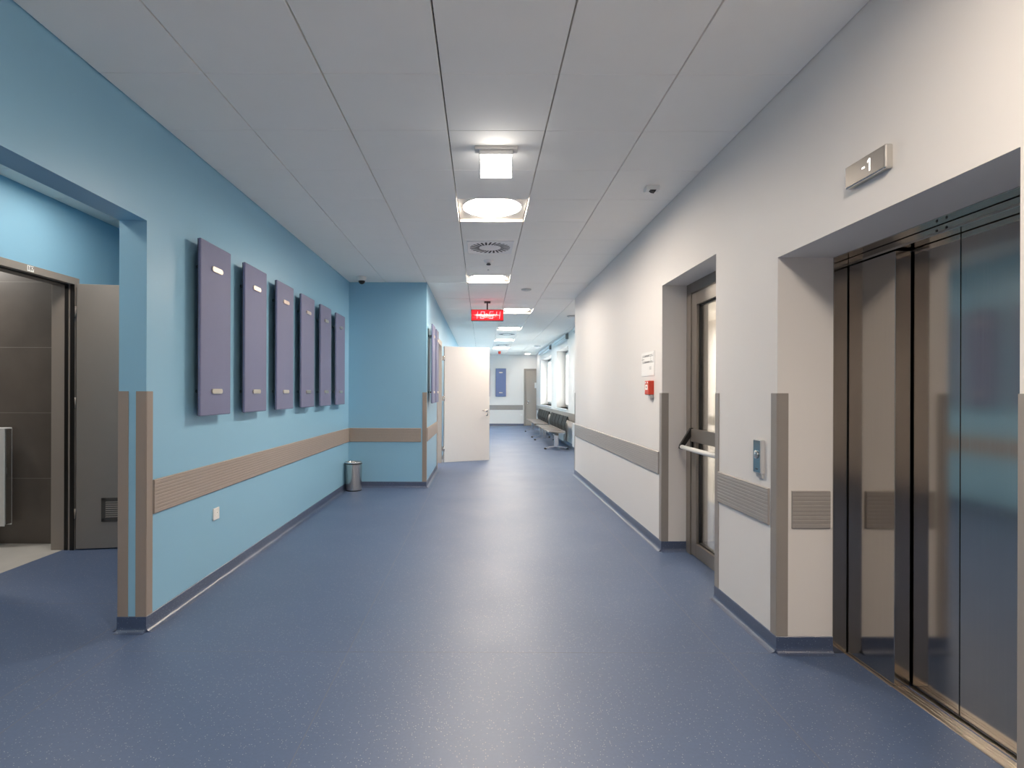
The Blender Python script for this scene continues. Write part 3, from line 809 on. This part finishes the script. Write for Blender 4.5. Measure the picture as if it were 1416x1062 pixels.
# the side passage has its own light, out of the picture
t = ceiling_light(-2.9123, 2.48, 'round ceiling light over the side passage', 'lampdim')
t2 = ceiling_light(-2.9123, 4.28, 'round ceiling light over the side passage near door 187', 'lampdim')
t['group'] = t2['group'] = 'lights of the side passage'

# lit exit sign hanging under the ceiling
t = thing('exit_sign', 'small glowing blank exit sign panel under the ceiling, nearest of the lights', 'exit sign', (.09, 3.62, H-.2))
b = new(); box(b, -.052, .232, 3.585, 3.655, H-.022, H+.0015, .005); obj('ceiling_mount', b, M['lampbody'], t)
b = new(); box(b, -.020, .200, 3.597, 3.643, H-.052, H-.022, .003)
for k in range(9): box(b, -.012+k*.0235, -.001+k*.0235, 3.594, 3.598, H-.050, H-.030)
obj('lamp_bar', b, M['plastic'], t)
b = new(); box(b, -.012, .192, 3.614, 3.626, H-.196, H-.052, .002); obj('lit_panel', b, M['exit'], t)
b = new()
for x in (-.022, .196): box(b, x, x+.006, 3.605, 3.635, H-.195, H-.022, .001)
obj('side_clip', b, M['acrylic'], t)

def swirl_vent(x, y, label, s=.25):
    t = thing('ceiling_vent', label, 'ceiling vent', (x, y, H-.012), 'swirl ceiling vents')
    b = new(); box(b, x-s, x+s, y-s, y+s, H-.010, H+.0015, .003); obj('plate', b, M['ventwhite'], t)
    b = new()
    n = 26
    for k in range(n):
        a = 2*PI*k/n
        r0, r1, w = .120, .222, .0105
        ca, sa = math.cos(a), math.sin(a); tw = .55
        p0 = Vector((r0*ca, r0*sa)); p1 = Vector((r1*math.cos(a+tw*.28), r1*math.sin(a+tw*.28)))
        d_ = (p1-p0).normalized(); nrm = Vector((-d_.y, d_.x))*w
        prism(b, [(x+q.x, y+q.y) for q in (p0+nrm, p1+nrm, p1-nrm, p0-nrm)], 'z', H-.0108, H-.0101)
    obj('slots', b, M['textblack'], t)
    b = new(); lathe(b, [(.0, H-.0112), (.105, H-.0112), (.110, H-.0101)], (x, y, 0), 32, 'z', cap0=False, cap1=False)
    bmesh.ops.remove_doubles(b, verts=b.verts, dist=1e-5); obj('centre_disc', b, M['ventwhite'], t)
swirl_vent(.0877, 6.08, 'square swirl vent with round slots, nearest, between two round lights')
swirl_vent(.6877, 15.08, 'far swirl vent between the third and fourth lights down the hall')
swirl_vent(.6877, 18.5, 'farthest swirl vent before the last round light')

t = thing('ceiling_sprinkler', 'white ceiling sprinkler head between the near vent and second round light', 'ceiling_sprinkler', (.08, 6.70, H-.07))
b = new(); lathe(b, [(.060, H+.0015), (.060, H-.008), (.045, H-.026), (.030, H-.030)], (.08, 6.70, 0), 28, 'z'); obj('collar', b, M['ventwhite'], t)
b = new(); lathe(b, [(.022, H-.029), (.020, H-.044)], (.08, 6.70, 0), 20, 'z'); obj('neck', b, M['lightgrey'], t)
b = new(); lathe(b, [(.026, H-.0435), (.028, H-.052), (.020, H-.058)], (.08, 6.70, 0), 20, 'z'); obj('sensor_head', b, M['grille'], t)
def disc(name, label, cat, x, y, r, h, m, group=None):
    b = new(); lathe(b, [(r, H+.0015), (r, H-h*.6), (r*.85, H-h), (0.001, H-h)], (x, y, 0), 32, 'z')
    return tag(obj(name, b, m), label, cat, group)
disc('ceiling_speaker', 'flat round grey ceiling disc right of the second round light', 'ceiling disc', .69, 8.56, .078, .018, M['lightgrey'])
disc('ceiling_pinhole_sensor', 'pin-sized ceiling dot between sprinkler and second round light', 'sensor', .08, 7.2, .012, .008, M['lightgrey'])
def valve(x, y, label):
    t = thing('ceiling_air_valve', label, 'air valve', (x, y, H-.03), 'round air valves by the windows')
    b = new(); lathe(b, [(.120, H+.0015), (.120, H-.010), (.10, H-.018), (.095, H-.010)], (x, y, 0), 28, 'z'); obj('ring', b, M['lightgrey'], t)
    b = new(); lathe(b, [(.075, H-.012), (.075, H-.022), (.05, H-.028)], (x, y, 0), 28, 'z'); obj('cone', b, M['ventwhite'], t)
valve(1.90, 11.5, 'round grey ceiling air valve half hidden behind the right wall corner')
valve(1.91, 18.9, 'round grey ceiling air valve near the far window')

t = thing('ceiling_security_camera', 'small white dome security camera over the blue corner', 'security camera', (-1.676, 7.66, H-.12))
c = (-1.676, 7.66, 0)
b = new(); lathe(b, [(.068, H+.0015), (.068, H-.012), (.062, H-.050), (.056, H-.058), (.046, H-.060)], c, 32, 'z'); obj('housing', b, M['plastic'], t)
b = new(); lathe(b, [(.046, H-.0601)] + [(.046*math.cos(a), H-.060-.046*math.sin(a)) for a in [k*PI/2/7 for k in range(1, 7)]] + [(.0008, H-.106)], c, 28, 'z'); obj('dome', b, M['black'], t)

t = thing('ceiling_motion_sensor', 'small white motion sensor with dark lens near the right wall on ceiling', 'motion sensor', (1.325, 4.30, H-.04))
b = new(); prism(b, [(4.255, H+.0015), (4.345, H+.0015), (4.345, H-.022), (4.315, H-.034), (4.255, H-.034)], 'x', 1.275, 1.375); obj('housing', b, M['plastic'], t)
b = new(); prism(b, [(1.302, H-.0341), (1.350, H-.0341), (1.340, H-.050), (1.318, H-.046)], 'y', 4.258, 4.30); obj('lens', b, M['black'], t)

b = new(); lathe(b, [(.055, H+.0015), (.055, H-.02), (.048, H-.09), (.030, H-.105)], (.69, 21.4, 0), 24, 'z')
tag(obj('ceiling_alarm_beacon', b, M['red']), 'small red alarm beacon on the ceiling before the end wall', 'alarm beacon')
t = thing('downlight', 'small bright round downlight close to the taupe end door', 'downlight', (1.88, 22.55, H-.02))
b = new(); lathe(b, [(.130, H+.0015), (.130, H-.010), (.112, H-.016)], (1.88, 22.55, 0), 32, 'z', cap1=False); obj('trim_ring', b, M['lampbody'], t)
b = new(); lathe(b, [(.111, H-.004), (.111, H-.014), (.06, H-.020), (.001, H-.022)], (1.88, 22.55, 0), 32, 'z'); obj('diffuser', b, M['downlight'], t)

# ---- hanging LED clock
CX, CY = .096, 9.75
t = thing('digital_clock', 'red LED clock reading 18:54 hanging from the ceiling', 'clock', (CX, CY, 2.668))
cz0, cz1, cw = 2.668, 2.866, .285
b = new(); box(b, CX-.055, CX+.055, CY-.055, CY+.055, H-.022, H+.0015, .003); obj('ceiling_mount', b, M['clockbody'], t)
b = new(); tube(b, [(CX, CY, H-.022), (CX, CY, cz1-.002)], .012, 14); obj('stem', b, M['clockbody'], t)
b = new(); box(b, CX-cw, CX+cw, CY-.045, CY+.045, cz0, cz1, .005); obj('housing', b, M['clockbody'], t)
for s in (-1, 1):
    f = new(); y0 = CY+s*.0455
    box(f, CX-cw+.012, CX+cw-.012, min(y0, y0+s*.0008), max(y0, y0+s*.0008), cz0+.012, cz1-.012)
    fo = obj('display', f, M['clockface'], t)
    def seg7(x0, dig):
        b = new()
        w, h, th = .060, .118, .0075
        z0 = (cz0+cz1)/2-h/2
        S = {'a': (0, w, h, h), 'g': (0, w, h/2, h/2), 'd': (0, w, 0, 0), 'f': (0, 0, h/2, h), 'b': (w, w, h/2, h), 'e': (0, 0, 0, h/2), 'c': (w, w, 0, h/2)}
        on = {'1': 'bc', '8': 'abcdefg', '5': 'afgcd', '4': 'fgbc'}[dig]
        for q in on:
            xa, xb, za, zb = S[q]
            slant = .10
            cs = []
            for px, pz in ((xa-th/2, za-th/2), (xb+th/2, za-th/2), (xb+th/2, zb+th/2), (xa-th/2, zb+th/2)):
                cs.append((CX + (-s)*(x0+px+slant*(pz-h/2)) if s > 0 else CX+x0+px+slant*(pz-h/2), z0+pz))
            prism(b, cs, 'y', y0+s*.0009, y0+s*.0014)
        obj1('digit', b, M['led'], t)
    for x0, dg_ in ((-.235, '1'), (-.115, '8'), (.040, '5'), (.160, '4')): seg7(x0, dg_)
    b = new()
    for zz in (-.028, .028):
        box(b, CX-.012-.005, CX-.012+.005, min(y0+s*.0009, y0+s*.0014), max(y0+s*.0009, y0+s*.0014), (cz0+cz1)/2+zz-.005, (cz0+cz1)/2+zz+.005)
    for q in pieces(b): obj1('colon_dot', q, M['led'], t)

# ---- roller blind cassettes over the windows
for k, (a, c_) in enumerate(WIN):
    lab = ['white roller blind cassette over the far window', 'white roller blind cassette over the nearer visible window', 'white roller blind cassette mostly hidden behind the right wall corner'][k]
    t = thing('roller_blind', lab, 'blind', (XW-.05, (a+c_)/2, 2.84), 'blind cassettes above the windows')
    b = new(); box(b, XW-.085, XW-.001, a-.02, c_+.02, 2.868, 2.985, .006); obj('cassette', b, M['blind'], t)
    b = new(); box(b, XW-.088, XW-.085, a-.02, c_+.02, 2.890, 2.900); box(b, XW-.03, XW-.001, a-.01, c_+.01, 2.985, H-.001); obj('shadow_slot', b, M['winframe'], t)
    b = new(); box(b, XW-.05, XW-.046, a, c_, 2.83, 2.868); obj('fabric_edge', b, M['blind'], t)
    b = new(); box(b, XW-.080, XW-.004, a-.024, a-.02, 2.84, 2.98); obj('end_cap', b, M['winframe'], t)
    b = new(); tube(b, [(XW-.03, a-.012, 2.86), (XW-.03, a-.012, 1.4)], .003, 6); obj('cord', b, M['plastic'], t)

# ================================================================== WAITING BENCHES (local: length along Y, sitter faces -X, wall at +X)
def make_bench(n=5, pitch=.62):
    r = empty('waiting_bench', (0, 0, 0))
    L_ = n*pitch
    b = new(); box(b, .19, .25, .04, L_-.04, .355, .41, .004); obj('beam', b, M['grille'], r)
    for k in range(n):
        y0, y1 = k*pitch+.03, (k+1)*pitch-.03
        b = new()   # seat shell, dished with a rolled front edge
        prof = [(.0, .425), (-.004, .437), (.012, .452), (.06, .452), (.18, .440), (.32, .436), (.42, .448), (.43, .440), (.32, .424), (.18, .426), (.06, .438), (.02, .436), (.012, .425)]
        prism(b, prof, 'y', y0, y1)
        obj('seat', b, M['seat'], r)
        b = new()   # back shell, kinked, folded over at its top
        prof = [(.430, .455), (.418, .455), (.392, .590), (.398, .640), (.452, .812), (.462, .822), (.474, .822), (.500, .735), (.492, .733), (.466, .802), (.412, .640), (.406, .590)]
        prism(b, prof, 'y', y0, y1)
        obj('backrest', b, M['backrest'], r)
        b = new()
        for yy in (y0+.12, y1-.12): box(b, .405, .420, yy-.02, yy+.02, .41, .470); box(b, .24, .42, yy-.015, yy+.015, .40, .418)
        obj('bracket', b, M['chrome'], r)
        b = new(); box(b, -.006, .020, y0+.02, y0+.10, .436, .4545, .002); obj('seat_tip', b, M['chrome'], r)
    for yy in (.25, L_-.25):
        b = new(); box(b, .170, .270, yy-.035, yy+.035, .055, .36, .010); obj('leg', b, M['chrome'], r)
        b = new()
        pts = []
        for k in range(13):
            u = k/12; pts.append((-.05+.54*u, .030+.042*math.sin(PI*u)))
        prof = [(x, z+.012) for x, z in pts] + [(x, z-.012) for x, z in reversed(pts)]
        prism(b, prof, 'y', yy-.028, yy+.028); obj('foot', b, M['chrome'], r)
        for x in (-.05, .49):
            b = new(); lathe(b, [(.030, .0), (.034, .010), (.034, .028), (.022, .040)], (x, yy, 0), 16, 'z'); obj('foot_pad', b, M['black'], r)
    return r
r = make_bench()
r.location = (1.635, 13.38, 0); tag(r, 'near dark grey beam bench of joined seats along the window wall', 'bench', 'waiting benches under the windows')
r = copy_tree(r); r.location = (1.635, 16.95, 0); tag(r, 'far dark grey beam bench, farther from camera, near the end door', 'bench', 'waiting benches under the windows')

# ================================================================== LIGHT
w = bpy.data.worlds.new('World'); scene.world = w; w.use_nodes = True
bg = w.node_tree.nodes['Background']
bg.inputs['Color'].default_value = (1.0, 0.975, 0.94, 1); bg.inputs['Strength'].default_value = 20.0

def lamp(name, typ, loc, power, col=(1, .95, .88), rot=(0, 0, 0), **kw):
    l = bpy.data.lights.new(name, typ); l.energy = power; l.color = col
    for k, v in kw.items(): setattr(l, k, v)
    o = bpy.data.objects.new(name, l); COL.objects.link(o); o.location = loc; o.rotation_euler = rot
    return o
# unseen lights for the rooms glimpsed through the doors
lamp('washroom_lamp', 'AREA', (-5.0, 4.6, 2.73), 26, shape='DISK', size=.4)
lamp('stairwell_fill', 'AREA', (4.0, 6.0, 3.0), 190, shape='DISK', size=.6)  # unseen, added to brighten the stairwell behind the glass
lamp('stairwell_fill', 'AREA', (4.2, 12.0, 3.0), 330, shape='DISK', size=.6)  # second added fill light, deeper in the stairwell
lamp('side_room_lamp', 'AREA', (-2.0, 10.6, 3.0), 60, shape='DISK', size=.5)

# ================================================================== CAMERA AND VIEW
cam = bpy.data.cameras.new('Camera'); co = bpy.data.objects.new('Camera', cam); COL.objects.link(co)
cam.sensor_fit = 'HORIZONTAL'; cam.sensor_width = 36.0; cam.lens = 36.0*760/1416
cam.shift_x = (708-666)/1416; cam.shift_y = (543-531)/1416
cam.clip_start = 0.05; cam.clip_end = 200
co.location = (0, 0, 1.398); co.rotation_euler = (PI/2, -0.0032, 0)
scene.camera = co
vs = scene.view_settings
scene.display_settings.display_device = 'sRGB'
vs.view_transform = 'Standard'; vs.look = 'None'; vs.exposure = 0.13; vs.gamma = 1.0
scene.cycles.use_denoising = True
scene.cycles.max_bounces = 16; scene.cycles.diffuse_bounces = 12; scene.cycles.glossy_bounces = 5; scene.cycles.transparent_max_bounces = 12
scene.cycles.sample_clamp_indirect = 20.0
